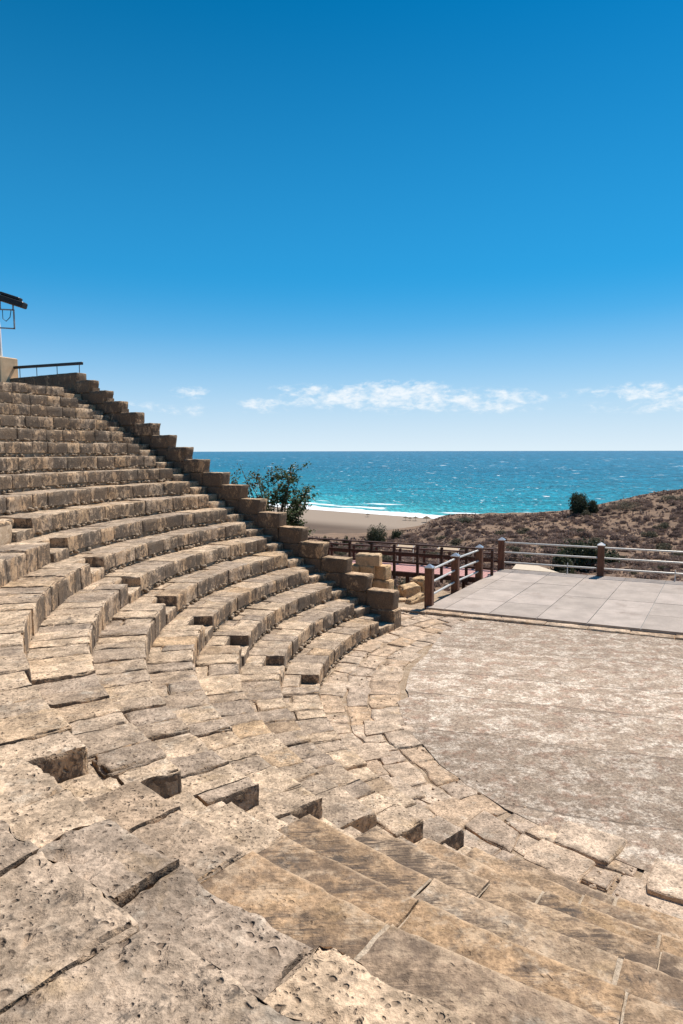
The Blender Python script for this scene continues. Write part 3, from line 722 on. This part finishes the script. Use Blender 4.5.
# ------------------------------------------------------------------ terrain
SEA = -60.0
def lerp(x, X, Y): return np.interp(x, X, Y)
CRX = (np.array([-400, 250, 310, 345, 380, 397, 423, 432, 440, 450, 500, 540, 560, 600, 620, 640, 660, 683, 760, 900, 1400])-341.5)/660.1*85
CRY = np.array([555, 545, 541, 541, 538, 534, 529, 523, 519, 516, 514.5, 512, 511, 504, 499, 495, 492, 489, 484, 478, 470])
CRZ = 4.7-85*(CRY-450.5)/660.1-.75
SHP, SHN = np.array([-35.0, 730.0]), np.array([.64, .77])
def terrain(X, Y):
    X = np.asarray(X, float); Y = np.asarray(Y, float)
    zc = lerp(X*85/np.maximum(Y, 85), CRX, CRZ)
    yc = 85+4*vnoise(np.c_[X.ravel()*.03, X.ravel()*0, X.ravel()*0]).reshape(X.shape)
    base = -1.15-.04*np.clip(4-X, -8, 14)
    t = np.clip((Y-26)/(yc-26), 0, 1)
    sag = -1.0*np.sin(math.pi*t)*np.clip((X+10)/30, 0, 1)
    z = base+(zc-base)*t+sag
    dn = np.clip(Y-yc, 0, None)
    zf = zc-.012*dn-.0022*dn**2
    low = SEA+np.clip(((SHP-np.stack([X, Y], -1))@SHN)*.014, -6, 4.0)
    zf = np.maximum(zf, low)
    z = np.where(Y > yc, zf, z)
    # rough ground
    Pn = np.c_[X.ravel(), Y.ravel(), X.ravel()*0]
    z = z+(.32*fbm(Pn*.11, 3)+.10*fbm(Pn*.5, 2)).reshape(X.shape)*sstep(Y, 27, 40)*(z > SEA+4)
    # behind the camera the hill rises with the seats
    dx, dy = X-CX, Y-CY; rr = np.hypot(dx, dy); an = np.mod(np.arctan2(dy, dx), 2*math.pi)
    cav = np.clip((rr-R0)/DD*SS-1.1, -.6, 6.9)
    inside = sstep(an, R(153), R(163))*(1-sstep(an, R(262), R(300)))
    near = (1-sstep(Y, 34, 60))
    z = z*(1-inside*near)+cav*inside*near
    flat = np.exp(-np.clip(rr-8, 0, None)**2/20)*(1-inside)
    z = z*(1-flat)+(-.35)*flat
    return z
def lines(segs):
    out = []
    for a, b, s in segs: out += list(np.arange(a, b, s))
    return np.array(out+[segs[-1][1]])
xs = lines([(-1500, -300, 100), (-300, -60, 12), (-60, -20, 2), (-20, 80, .7), (80, 140, 2.5), (140, 400, 13), (400, 2000, 100)])
ys = lines([(-300, -30, 30), (-30, 16, 2), (16, 100, .7), (100, 200, 4), (200, 520, 20), (520, 900, 9)])
XX, YY = np.meshgrid(xs, ys, indexing='ij'); ZZ = terrain(XX, YY)
tm = MB(); tm.add(np.stack([XX, YY, ZZ], -1).reshape(-1, 3), grid(len(xs), len(ys), False))
def ground_mat():
    m = NT('dry_hillside_and_sand'); z = m.sep(m.pos.outputs['Position'])[2]
    n = m.noise(.35, 4, .6); f = m.noise(2.6, 5, .7); vf = m.noise(14, 4, .7)
    c = m.mix(m.rng(n, .35, .65), (.205, .137, .094), (.275, .182, .12)); c = m.mix(m.rng(f, .45, .66), c, (.17, .118, .088))
    c = m.scale(c, m.rng(vf, .3, .7, .75, 1.2))
    s = m.mix(m.rng(m.noise(.02, 4, .6, m.mapv((1, 2.2, 1), (0, 0, R(40)))), .35, .65), (.115, .081, .06), (.155, .11, .08))
    s = m.mix(m.rng(m.noise(.035, 5, .6, m.mapv((.5, 3, 1), (0, 0, R(40)))), .58, .72, 0, .6), s, (.105, .074, .054))
    s = m.mix(m.rng(z, SEA+1.1, SEA+1.9, 1.0, 0.0), s, (.30, .235, .18))
    c = m.mix(m.rng(z, SEA+6, SEA+11), s, c)
    return m.fin(c, .95, m.bump(m.ma('ADD', f, vf), .6, .1), spec=.1)
struct(tm.build('ground', ground_mat(), None, True))

# ------------------------------------------------------------------ sea
sm = MB(); t1 = np.array([-SHN[1], SHN[0]])
us = lines([(-60000, -2000, 4000), (-2000, 4000, 100), (4000, 60000, 4000)]); vs = np.array([-60, 0, 40, 100, 300, 800, 2000, 5000, 12000, 30000, 70000.])
V = [(*(SHP+t1*u+SHN*v), SEA) for u in us for v in vs]
sm.add(V, grid(len(us), len(vs), True))
def sea_mat():
    m = NT('turquoise_sea'); P = m.pos.outputs['Position']; x, y, z = m.sep(P)
    d = m.ma('ADD', m.ma('MULTIPLY', m.ma('SUBTRACT', x, float(SHP[0])), float(SHN[0])), m.ma('MULTIPLY', m.ma('SUBTRACT', y, float(SHP[1])), float(SHN[1])))
    wv = m.mapv((1, 1, 1), (0, 0, R(-40)))
    d2 = m.ma('ADD', d, m.ma('MULTIPLY', m.ma('SUBTRACT', m.noise(.006, 3), .5), 260))
    ld = m.ma('LOGARITHM', m.ma('MAXIMUM', d2, 10), 10.0)
    c = m.mix(m.rng(ld, 1.6, 2.3, smooth=False), (.045, .33, .335), (.004, .20, .25))
    c = m.mix(m.rng(ld, 2.3, 3.1, smooth=False), c, (.002, .12, .19))
    c = m.mix(m.rng(ld, 3.1, 4.2, smooth=False), c, (.032, .135, .22))  # distance haze painted into the far sea colour
    pn = m.noise(.011, 5, .65, m.mapv((.5, 1.6, 1), (0, 0, R(-40))))
    c = m.scale(c, m.rng(pn, .3, .7, .78, 1.22))
    pn2 = m.noise(.08, 4, .7, m.mapv((.6, 1.6, 1), (0, 0, R(-40)))); c = m.scale(c, m.rng(pn2, .3, .7, .82, 1.18))
    # surf lines, white caps and sun glitter painted as white flecks
    e = m.ma('ADD', d, m.ma('MULTIPLY', m.ma('SUBTRACT', m.noise(.012, 5, .6), .5), 55))
    f1 = m.rng(m.ma('ADD', e, m.ma('MULTIPLY', m.ma('SUBTRACT', m.noise(.09, 4, .7), .5), 26)), 30, 40, 1.0, 0.0)
    br = m.ma('MULTIPLY', m.rng(m.ma('ABSOLUTE', m.ma('SUBTRACT', e, 62)), 4, 12, 1.0, 0.0), m.rng(m.noise(.010, 3, .5), .50, .56))
    br2 = m.ma('MULTIPLY', m.rng(m.ma('ABSOLUTE', m.ma('SUBTRACT', e, 112)), 4, 12, 1.0, 0.0), m.rng(m.noise(.013, 3, .5), .57, .62))
    al = m.ma('ADD', m.ma('MULTIPLY', x, -float(SHN[1])), m.ma('MULTIPLY', y, float(SHN[0])))
    dd_ = m.ma('ADD', d, 420)
    cb = m.n('ShaderNodeCombineXYZ'); m.l(m.ma('MULTIPLY', m.ma('DIVIDE', al, dd_), 46), cb.inputs[0]); m.l(m.ma('MULTIPLY', m.ma('LOGARITHM', dd_, 10.0), 52), cb.inputs[1]); m.l(m.ma('MULTIPLY', al, .0004), cb.inputs[2])
    cap = m.rng(m.noise(1.0, 5, .68, cb.outputs[0], .4), .615, .68)
    cap = m.ma('MULTIPLY', cap, m.rng(m.noise(.16, 3, .5, cb.outputs[0]), .36, .58, .25, 1.0)); cap = m.ma('MULTIPLY', cap, m.rng(d, 1500, 9000, .85, .12))
    rip = m.noise(2.2, 4, .7, cb.outputs[0]); c = m.scale(c, m.rng(rip, .32, .68, .45, 1.5))
    cap_glint = m.ma('MULTIPLY', m.rng(m.noise(2.6, 4, .7, cb.outputs[0]), .64, .70), m.rng(d, 900, 12000, .4, .06))
    foam = m.ma('MAXIMUM', m.ma('MAXIMUM', f1, m.ma('MAXIMUM', br, br2)), m.ma('MAXIMUM', cap, cap_glint))
    c = m.mix(foam, c, (.80, .82, .82))
    h = m.ma('ADD', m.noise(.10, 5, .7, m.mapv((.6, 1.5, 1), (0, 0, R(-40)))), m.ma('MULTIPLY', m.noise(.55, 3, .6), .3))
    m.fin(c, m.rng(foam, 0, 1, .32, .9), m.bump(h, .55, 2.2), spec=.10); m.b.inputs['IOR'].default_value = 1.33
    return m.m
struct(sm.build('sea', sea_mat(), None))

# ------------------------------------------------------------------ vegetation
def leaf_cloud(mb, n, rad, size, seed, squash=.6, clumps=7, hollow=.35):
    """n small bent leaves scattered in clumps on and inside a dome of radius rad"""
    rs = np.random.RandomState(seed)
    cen = []
    for i in range(clumps):
        a = rs.rand()*6.283; e = rs.rand()**.7*1.4; r = rad*rs.uniform(.35, .72)
        cen.append((r*math.cos(a)*math.cos(e), r*math.sin(a)*math.cos(e), r*math.sin(e)*squash*1.2, rad*rs.uniform(.3, .5), rs.rand()))
    for i in range(n):
        c = cen[rs.randint(clumps)]; d = rs.normal(size=3); d /= np.linalg.norm(d); q = c[3]*(hollow+(1-hollow)*rs.rand()**.5)
        p = np.array(c[:3])+d*q*np.array([1, 1, squash+.15]); p[2] = abs(p[2])
        s = size*rs.uniform(.6, 1.4); nrm = d*.7+rs.normal(size=3)*.6; nrm /= np.linalg.norm(nrm)
        a = np.cross(nrm, rs.normal(size=3)); a /= np.linalg.norm(a); b = np.cross(nrm, a)
        t = min(1, max(0, .45*c[4]+.4*rs.rand()+.08)); 
        mb.add([p-a*s, p-b*s*.45+nrm*s*.12, p+a*s, p+b*s*.45+nrm*s*.12], [[0, 1, 2, 3]], (t, .5, .5))
protos = []
for i in range(7):
    mb = MB(); leaf_cloud(mb, 900, .62, .05, 100+i, .66, 8)
    o = mb.build('scrub_bush', M['scrubg'] if i in (2, 5) else M['scrub'], None); protos.append(o)
SG = 'dry cushions of scrub on the hillside'
spots = []; tries = 0
while len(spots) < 1500 and tries < 60000:
    tries += 1
    Y = 27+61*rnd.random()**.75; X = rnd.uniform(-.10, .60)*Y+rnd.uniform(-3, 3)
    if (X < 6.5+ (25.5-Y) and Y < 31) : continue
    p = np.array([X, Y]); 
    if ((p-DF)@nrm) < 7.32*abs(dd@nrm)+.8 and X > 2: continue
    if X < 5.6 and ((p-A0)@wn_) < 2.5: continue
    if math.dist((X, Y), (2.78, 28.55)) < 1.2 or math.dist((X, Y), (4.55, 27.9)) < 1.2: continue
    dens = vnoise(np.array([[X*.16, Y*.16, 2.0]]))[0]
    if dens < -.42 and rnd.random() < .7: continue
    s = (.45+1.35*rnd.random()**2.0)*(1.0 if Y > 36 else .8)
    if any((X-a)**2+(Y-b)**2 < (.33*(s+c))**2 for a, b, c in spots): continue
    spots.append((X, Y, s))
spots.sort(key=lambda t: -t[2]/t[1])
rest = spots[295:]; spots = spots[:295]
used = set()
for i, (X, Y, s) in enumerate(spots):
    k = rnd.randrange(7); pr = protos[k]
    if k not in used: o = pr; used.add(k)
    else: o = pr.copy(); col.objects.link(o)
    o.location = (X, Y, float(terrain([X], [Y])[0])-.06*s); o.rotation_euler = (0, 0, rnd.random()*6.28); o.scale = (s*rnd.uniform(.95, 1.35), s*rnd.uniform(.95, 1.3), s*rnd.uniform(.65, 1.0))
    if k in (2, 5): tag(o, 'dusty olive green cushion of scrub on the slope behind the platform', 'shrub', 'olive green cushions of scrub')
    else: tag(o, 'dry grey brown cushion of scrub on the slope behind the platform', 'shrub', SG)
mb = MB()
for (X, Y, s) in rest:
    src = protos[rnd.choice((0, 1, 3, 4, 6))].data
    nv = len(src.vertices); co = np.empty(nv*3); src.vertices.foreach_get('co', co); co = co.reshape(-1, 3)
    a = rnd.random()*6.28; c_, s_ = math.cos(a), math.sin(a); q = co*np.array([s*1.1, s*1.1, s*.8]); q = np.c_[q[:, 0]*c_-q[:, 1]*s_, q[:, 0]*s_+q[:, 1]*c_, q[:, 2]]+np.array([X, Y, float(terrain([X], [Y])[0])-.06*s])
    mb.add(q, np.arange(nv).reshape(-1, 4), (rnd.random()*.8, .5, .5))
# far slopes too: low tufts out to the crest and the flanks
nt = 5000; TX = np.array([rnd.uniform(-.2, .75) for _ in range(nt)]); TY = 27+70*np.array([rnd.random()**.6 for _ in range(nt)]); TX = TX*TY
TZ = terrain(TX, TY)
for X, Y, z in zip(TX, TY, TZ):
    p = np.array([X, Y])
    if ((p-DF)@nrm) < 7.32*abs(dd@nrm)+.4 and X > 2: continue
    if X < 5.7 and ((p-A0)@wn_) < 2.2: continue
    for q in range(3):
        s = rnd.uniform(.05, .16); a = rnd.random()*6.28; d = np.array([math.cos(a), math.sin(a), 0])*s; b = np.array([rnd.gauss(0, .12), rnd.gauss(0, .12), rnd.uniform(.08, .28)])
        c0 = np.array([X+rnd.gauss(0, .15), Y+rnd.gauss(0, .15), z-.03]); mb.add([c0-d*.6, c0+d*.6, c0+d+b, c0-d+b], [[0, 1, 2, 3]], (rnd.random(), .5, .5))
tag(mb.build('scrub_cover', M['scrub'], None), 'dry grass tufts and the smallest scrub covering the hillside', 'ground cover', kind='stuff')

def bush(X, Y, w, h, label, group, seed, n=2600, mat='olive', leaf=.09, z=None, name='bush', cat='bush'):
    z = float(terrain([X], [Y])[0]) if z is None else z
    e = empty(name, (X, Y, z), label, cat, group)
    mb = MB(); leaf_cloud(mb, n, 1.0, leaf/(w*.5), seed, .9, 16, .3)
    V = np.concatenate(mb.v); V = V*np.array([w*.5, w*.5, h*.86])+np.array([X, Y, z-.1]); mb.v = [V]; mb.f = [np.arange(len(V)).reshape(-1, 4)]
    mb.c = [np.concatenate(mb.c)]
    mb.build('foliage', M[mat], e)
    mb = MB(); rs = random.Random(seed)
    for i in range(5):
        a = rs.random()*6.28; tube(mb, [(X, Y, z-.2), (X+.18*w*math.cos(a), Y+.18*w*math.sin(a), z+.3*h), (X+.33*w*math.cos(a+.3), Y+.33*w*math.sin(a+.3), z+.62*h)], [.06, .04, .015], 6)
    mb.build('stem', M['bark'], e)
BG = 'dark bushes on the hillside'
def bx(u, D): return (u-341.5)/660.1*D
bush(bx(579, 84), 84, 3.7, 3.6, 'tall round dark olive bush standing alone on the hill crest', BG, 1, 5200)
bush(bx(594, 83), 83, 2.3, 2.0, 'low olive bush touching the tall round one on the crest', BG, 9, 1600)
bush(bx(586, 37), 37, 3.4, 2.3, 'wide dark green bush behind the railing post of the platform', BG, 2, 5200)
bush(bx(566, 35), 35, 1.9, 1.5, 'smaller dark bush just left of the wide one behind the railing', BG, 11, 2000)
bush(bx(612, 42), 42, 2.2, 1.2, 'flat dark bush right of the railing post', BG, 12, 1800)
bush(bx(376, 84), 84, 3.9, 3.0, 'large dark bush on the crest above the timber railing', BG, 3, 4500)
bush(bx(398, 85), 85, 2.4, 1.5, 'low bush right of the large dark one above the timber railing', BG, 4, 1600)
bush(bx(325, 86), 86, 1.25, 1.6, 'small upright bush on the crest beside the tree', BG, 5, 900)
bush(bx(336, 86), 86, 1.2, .9, 'lowest bush in the gap between the two small upright ones', BG, 6, 600)
bush(bx(346, 86), 86, 1.25, 1.5, 'small pointed bush left of the large dark one', BG, 7, 900)
bush(bx(465, 84), 84, 4.6, .9, 'long flat dark bush on the crest left of the tall round one', BG, 8, 2200)
bush(bx(628, 82), 82, 6.5, 1.0, 'long low grey bush along the right crest', BG, 13, 2600, 'scrubg')
bush(bx(672, 82), 82, 5.0, 1.0, 'flat dark bush at the right end of the crest', BG, 14, 2000, 'scrubg')

def tree():
    D = 26.5; X0 = bx(276, D); z0 = -1.6
    t = empty('tree', (X0, D, z0), 'leafy dark tree with open reddish twigs rising behind the stepped end wall', 'tree')
    rs = random.Random(5); tr = MB(); lf = MB()
    def P(u, v, dy=0): DD_ = D+dy; return np.array([bx(u, DD_), DD_, zb(v, DD_)])
    root = np.array([X0, D, z0]); fork = P(276, 545)
    tube(tr, [root, (root+fork)/2+np.array([.08, 0, 0]), fork], [.16, .13, .11], 8)
    tips = [(296, 464, .3, 1), (290, 478, -.3, 1), (306, 490, .2, 1), (302, 508, -.4, 1), (310, 486, .5, 1), (283, 470, .7, 1), (276, 484, -.6, 1), (262, 480, .1, 0), (256, 471, .5, 0), (247, 478, -.3, 0), (236, 482, .2, 0), (240, 464, .6, 0), (231, 476, .2, 0), (268, 468, .2, 0), (270, 500, -.5, 1), (284, 500, .6, 1), (296, 520, 0, 1), (304, 522, .5, 1), (258, 495, .4, 1), (250, 500, -.2, 0), (244, 490, .5, 0), (290, 512, -.6, 1), (280, 520, .5, 1), (287, 488, .1, 1), (298, 498, .6, 1), (293, 470, 0, 1), (265, 510, 0, 1), (299, 478, -.2, 1), (272, 474, .2, 1), (306, 500, -.1, 1), (301, 530, .2, 1), (290, 532, -.3, 1)]
    for (u, v, dy, dense) in tips:
        tip = P(u, v, dy*1.6); mid = fork*.45+tip*.55+np.array([rs.gauss(0, .12), rs.gauss(0, .12), -.12+rs.gauss(0, .06)])
        tube(tr, [fork, (fork+mid)/2+np.array([0, 0, .05]), mid, tip], [.06, .045, .025, .006], 5)
        tws = [(mid, tip)]
        for q in range(5 if dense else 3):
            b = mid+(tip-mid)*rs.uniform(.1, .95); e = b+np.array([rs.gauss(0, .27), rs.gauss(0, .27), rs.gauss(.14, .18)])*(1 if dense else 1.0)
            tube(tr, [b, e], [.011, .004], 4, cap=False); tws.append((b, e))
        for (b, e) in tws:
            for i in range(38 if dense else 24):
                p = b+(e-b)*rs.uniform(.25, 1.08)+np.array([rs.gauss(0, .085), rs.gauss(0, .085), rs.gauss(0, .075)])
                a = np.array([rs.gauss(0, 1), rs.gauss(0, 1), rs.gauss(.1, .7)]); a /= np.linalg.norm(a); n_ = np.array([rs.gauss(0, .6), rs.gauss(0, .6), 1]); b2 = np.cross(a, n_); b2 /= np.linalg.norm(b2); n_ = np.cross(a, b2)
                s = rs.uniform(.04, .068); w = s*.58
                tone = rs.random()*.66 if dense and rs.random() < .9 else rs.uniform(.3, 1.0)
                lf.add([p-a*s, p-a*s*.3+b2*w+n_*s*.12, p+a*s*.5+b2*w*.8+n_*s*.12, p+a*s, p+a*s*.5-b2*w*.8+n_*s*.12, p-a*s*.3-b2*w+n_*s*.12], [[0, 1, 2, 3, 4, 5]], (tone, .5, .5))
    tr.build('trunk', M['bark'], t, True); lf.build('crown', M['leaf'], t)
tree()

# ------------------------------------------------------------------ things beyond the railing and on the beach
cv = MB(); D = 29.0; zc = zb(571, D); c0 = np.array([bx(537, D), D, zc])
hx = .95
V = [c0+np.array([-.98, .1, .06]), c0+np.array([1.0, -.3, -.04]), c0+np.array([.35, .7, .10]), c0+np.array([-.62, .8, .16])]
V += [v-np.array([0, 0, .05]) for v in V]
cv.add(V, [[0, 1, 2, 3], [7, 6, 5, 4], [0, 4, 5, 1], [1, 5, 6, 2], [2, 6, 7, 3], [3, 7, 4, 0]])
for i in range(4):
    p = V[i]; gz = float(terrain([p[0]], [p[1]])[0]); bar(cv, (p[0]*.97+c0[0]*.03, p[1]*.97+c0[1]*.03, gz-.2), (p[0]*.97+c0[0]*.03, p[1]*.97+c0[1]*.03, p[2]-.05), .07)
o = cv.build('shelter_roof', M['canvas'], None); rebase(o, (c0[0], c0[1], float(terrain([c0[0]], [c0[1]])[0]))); tag(o, 'pale sloping shelter roof just beyond the bottom rail', 'shelter')
def ground_at(u, v):     # where the sight line of a picture point meets the beach, used once to lay out the far beach
    D = 300.0
    for i in range(3000):
        x = bx(u, D)
        if zb(v, D) <= float(terrain([x], [D])[0]): break
        D += 1.0
    return bx(u, D), D, float(terrain([bx(u, D)], [D])[0])
UG = 'thatched sunshades on the beach'
for (u, v, sc, lab) in ((368, 517, 1.0, 'leftmost thatched sunshade standing apart near the surf'), (406, 520.5, 1.1, 'thatched sunshade at the left of the close row on the beach'), (410.5, 520.8, .9, 'smaller thatched sunshade in the middle of the close row'), (416, 521, 1.2, 'thatched sunshade at the right of the close row on the beach'), (427, 522.5, 1.7, 'widest thatched sunshade near the foot of the scrub slope')):
    X, Y, z = ground_at(u, v)
    e = empty('beach_sunshade', (X, Y, z), lab, 'sunshade', UG)
    mb = MB(); tube(mb, [(X, Y, z-.3), (X, Y, z+2.9*sc)], .14, 6); mb.build('pole', M['bark'], e)
    mb = MB(); tube(mb, [(X, Y, z+2.1*sc), (X, Y, z+2.6*sc), (X, Y, z+3.4*sc)], [2.3*sc, 1.7*sc, .15], 12); mb.build('canopy', M['thatch'], e)
X, Y, z = ground_at(421, 530)
e = empty('beach_hut', (X, Y, z), 'small white hut with a flat roof at the back of the beach', 'hut')
mb = MB(); plainbox(mb, (X, Y, z-.5), (5.0, 3.2, 2.9), (*fd, 0), (-fd[1], fd[0], 0)); mb.build('wall', M['white'], e)
mb = MB(); plainbox(mb, (X, Y, z+2.4), (6.0, 4.2, .3), (*fd, 0), (-fd[1], fd[0], 0)); mb.build('roof', M['canvas'], e)
mb = MB(); plainbox(mb, (X+fd[1]*1.62, Y-fd[0]*1.62, z), (1.0, .06, 2.0), (*fd, 0), (-fd[1], fd[0], 0)); mb.build('door', M['railwood'], e)

# ------------------------------------------------------------------ light, sky, camera
SUN_AZ, SUN_EL = R(42.5), R(59)     # azimuth from +Y towards +X
sd = Vector((math.sin(SUN_AZ)*math.cos(SUN_EL), math.cos(SUN_AZ)*math.cos(SUN_EL), math.sin(SUN_EL)))
L = bpy.data.lights.new('sun', 'SUN'); L.energy = 4.8; L.angle = R(.5); L.color = (1, .94, .86)
lo = bpy.data.objects.new('sun', L); lo.rotation_euler = (-sd).to_track_quat('-Z', 'Y').to_euler(); lo.location = sd*60; col.objects.link(lo)
w = bpy.data.worlds.new('World'); scene.world = w; w.use_nodes = True; t = w.node_tree; t.nodes.clear()
class WN(NT):
    def __init__(s, tree): s.t = tree; s.pos = None
q = WN(t); out = q.n('ShaderNodeOutputWorld'); bg = q.n('ShaderNodeBackground'); q.l(bg.outputs[0], out.inputs[0])
sky = q.n('ShaderNodeTexSky', sky_type='NISHITA'); sky.sun_disc = False; sky.sun_elevation = SUN_EL; sky.sun_rotation = SUN_AZ
sky.altitude = 60; sky.air_density = 1.0; sky.dust_density = .6; sky.ozone_density = 2.2
hs = q.n('ShaderNodeHueSaturation'); hs.inputs['Saturation'].default_value = 1.95; hs.inputs['Value'].default_value = 1.0; hs.inputs['Hue'].default_value = .489; q.l(sky.outputs[0], hs.inputs['Color'])
tc = q.n('ShaderNodeTexCoord'); dx, dy, dz = q.sep(tc.outputs['Generated'])
az = q.ma('ARCTAN2', dx, dy); hyp = q.ma('SQRT', q.ma('ADD', q.ma('MULTIPLY', dx, dx), q.ma('MULTIPLY', dy, dy))); el = q.ma('ARCTAN2', dz, hyp)
cx = q.n('ShaderNodeCombineXYZ'); q.l(az, cx.inputs[0]); q.l(q.ma('MULTIPLY', el, 2.2), cx.inputs[1]); cv_ = cx.outputs[0]
nz1 = q.noise(40, 8, .62, cv_, .3); nz2 = q.noise(95, 5, .6, cv_)
def ang(u, v): return math.atan((u-341.5)/660.1), math.atan((512-v)/660.1)-PITCH
tot = None
for (u, v, w_, h_, st_) in ((193, 393.5, 17, 4, .9), (184, 411, 24, 4.5, .6), (143, 406, 14, 4, .6), (262, 406, 24, 5, .95), (284, 389, 12, 3, .55), (312, 388.5, 17, 3.2, .6), (330, 398, 42, 6.5, .9), (385, 390, 40, 6, .95), (424, 388.5, 18, 4.5, 1.0), (395, 402, 62, 7, .85), (470, 401, 45, 7, .75), (515, 398, 22, 5, .75), (580, 398, 28, 4, .35), (636, 396.5, 30, 5, 1.0), (655, 411, 28, 5, .6), (690, 404, 26, 6, .8), (500, 410, 40, 4, .5), (600, 411, 30, 4, .3), (40, 400, 40, 5, .5), (780, 398, 50, 7, .9), (900, 392, 60, 7, .8), (-120, 398, 60, 7, .8)):
    a0, e0 = ang(u, v); e0 = e0
    xx = q.ma('DIVIDE', q.ma('SUBTRACT', az, a0), w_/660.1); yy = q.ma('DIVIDE', q.ma('SUBTRACT', el, e0), h_/660.1*1.35)
    r2 = q.ma('ADD', q.ma('MULTIPLY', xx, xx), q.ma('MULTIPLY', yy, yy))
    g = q.ma('MULTIPLY', q.ma('POWER', 2.718, q.ma('MULTIPLY', r2, -1.1)), st_)
    tot = g if tot is None else q.ma('ADD', tot, g)
tot = q.ma('MINIMUM', tot, 1.15)
fld = q.ma('ADD', q.ma('MULTIPLY', tot, .52), q.ma('MULTIPLY', q.ma('SUBTRACT', q.ma('ADD', q.ma('MULTIPLY', nz1, .72), q.ma('MULTIPLY', nz2, .28)), .5), 2.6))
cl = q.ma('MULTIPLY', q.rng(fld, .06, .92), q.rng(tot, .05, .35))
base = q.mix(q.ma('MULTIPLY', q.ma('POWER', q.rng(el, -.02, .60, 1.0, 0.0, False), 1.25), .85), hs.outputs[0], (.8, 5.2, 10.6, 1))
base = q.mix(q.ma('MULTIPLY', q.ma('POWER', q.rng(el, -.01, .26, 1.0, 0.0, False), 2.0), .93), base, (9.2, 10.4, 10.9, 1))
fc = q.mix(q.ma('MULTIPLY', cl, .8), base, (11.2, 11.4, 11.5, 1))
q.l(fc, bg.inputs[0]); bg.inputs[1].default_value = .070

cam = bpy.data.cameras.new('camera'); co = bpy.data.objects.new('camera', cam); col.objects.link(co)
cam.sensor_fit = 'VERTICAL'; cam.sensor_height = 24; cam.lens = 660.13/1024*24; cam.clip_start = .05; cam.clip_end = 120000
co.matrix_world = Matrix.Translation(Vector(CAM)) @ Matrix.Rotation(math.pi/2-PITCH, 4, 'X') @ Matrix.Rotation(ROLL, 4, 'Z')
scene.camera = co
scene.render.resolution_x = 683; scene.render.resolution_y = 1024
vs_ = scene.view_settings; vs_.view_transform = 'Standard'; vs_.look = 'None'; vs_.exposure = .36; vs_.gamma = 1; vs_.use_curve_mapping = False
scene.cycles.max_bounces = 5; scene.cycles.use_denoising = True
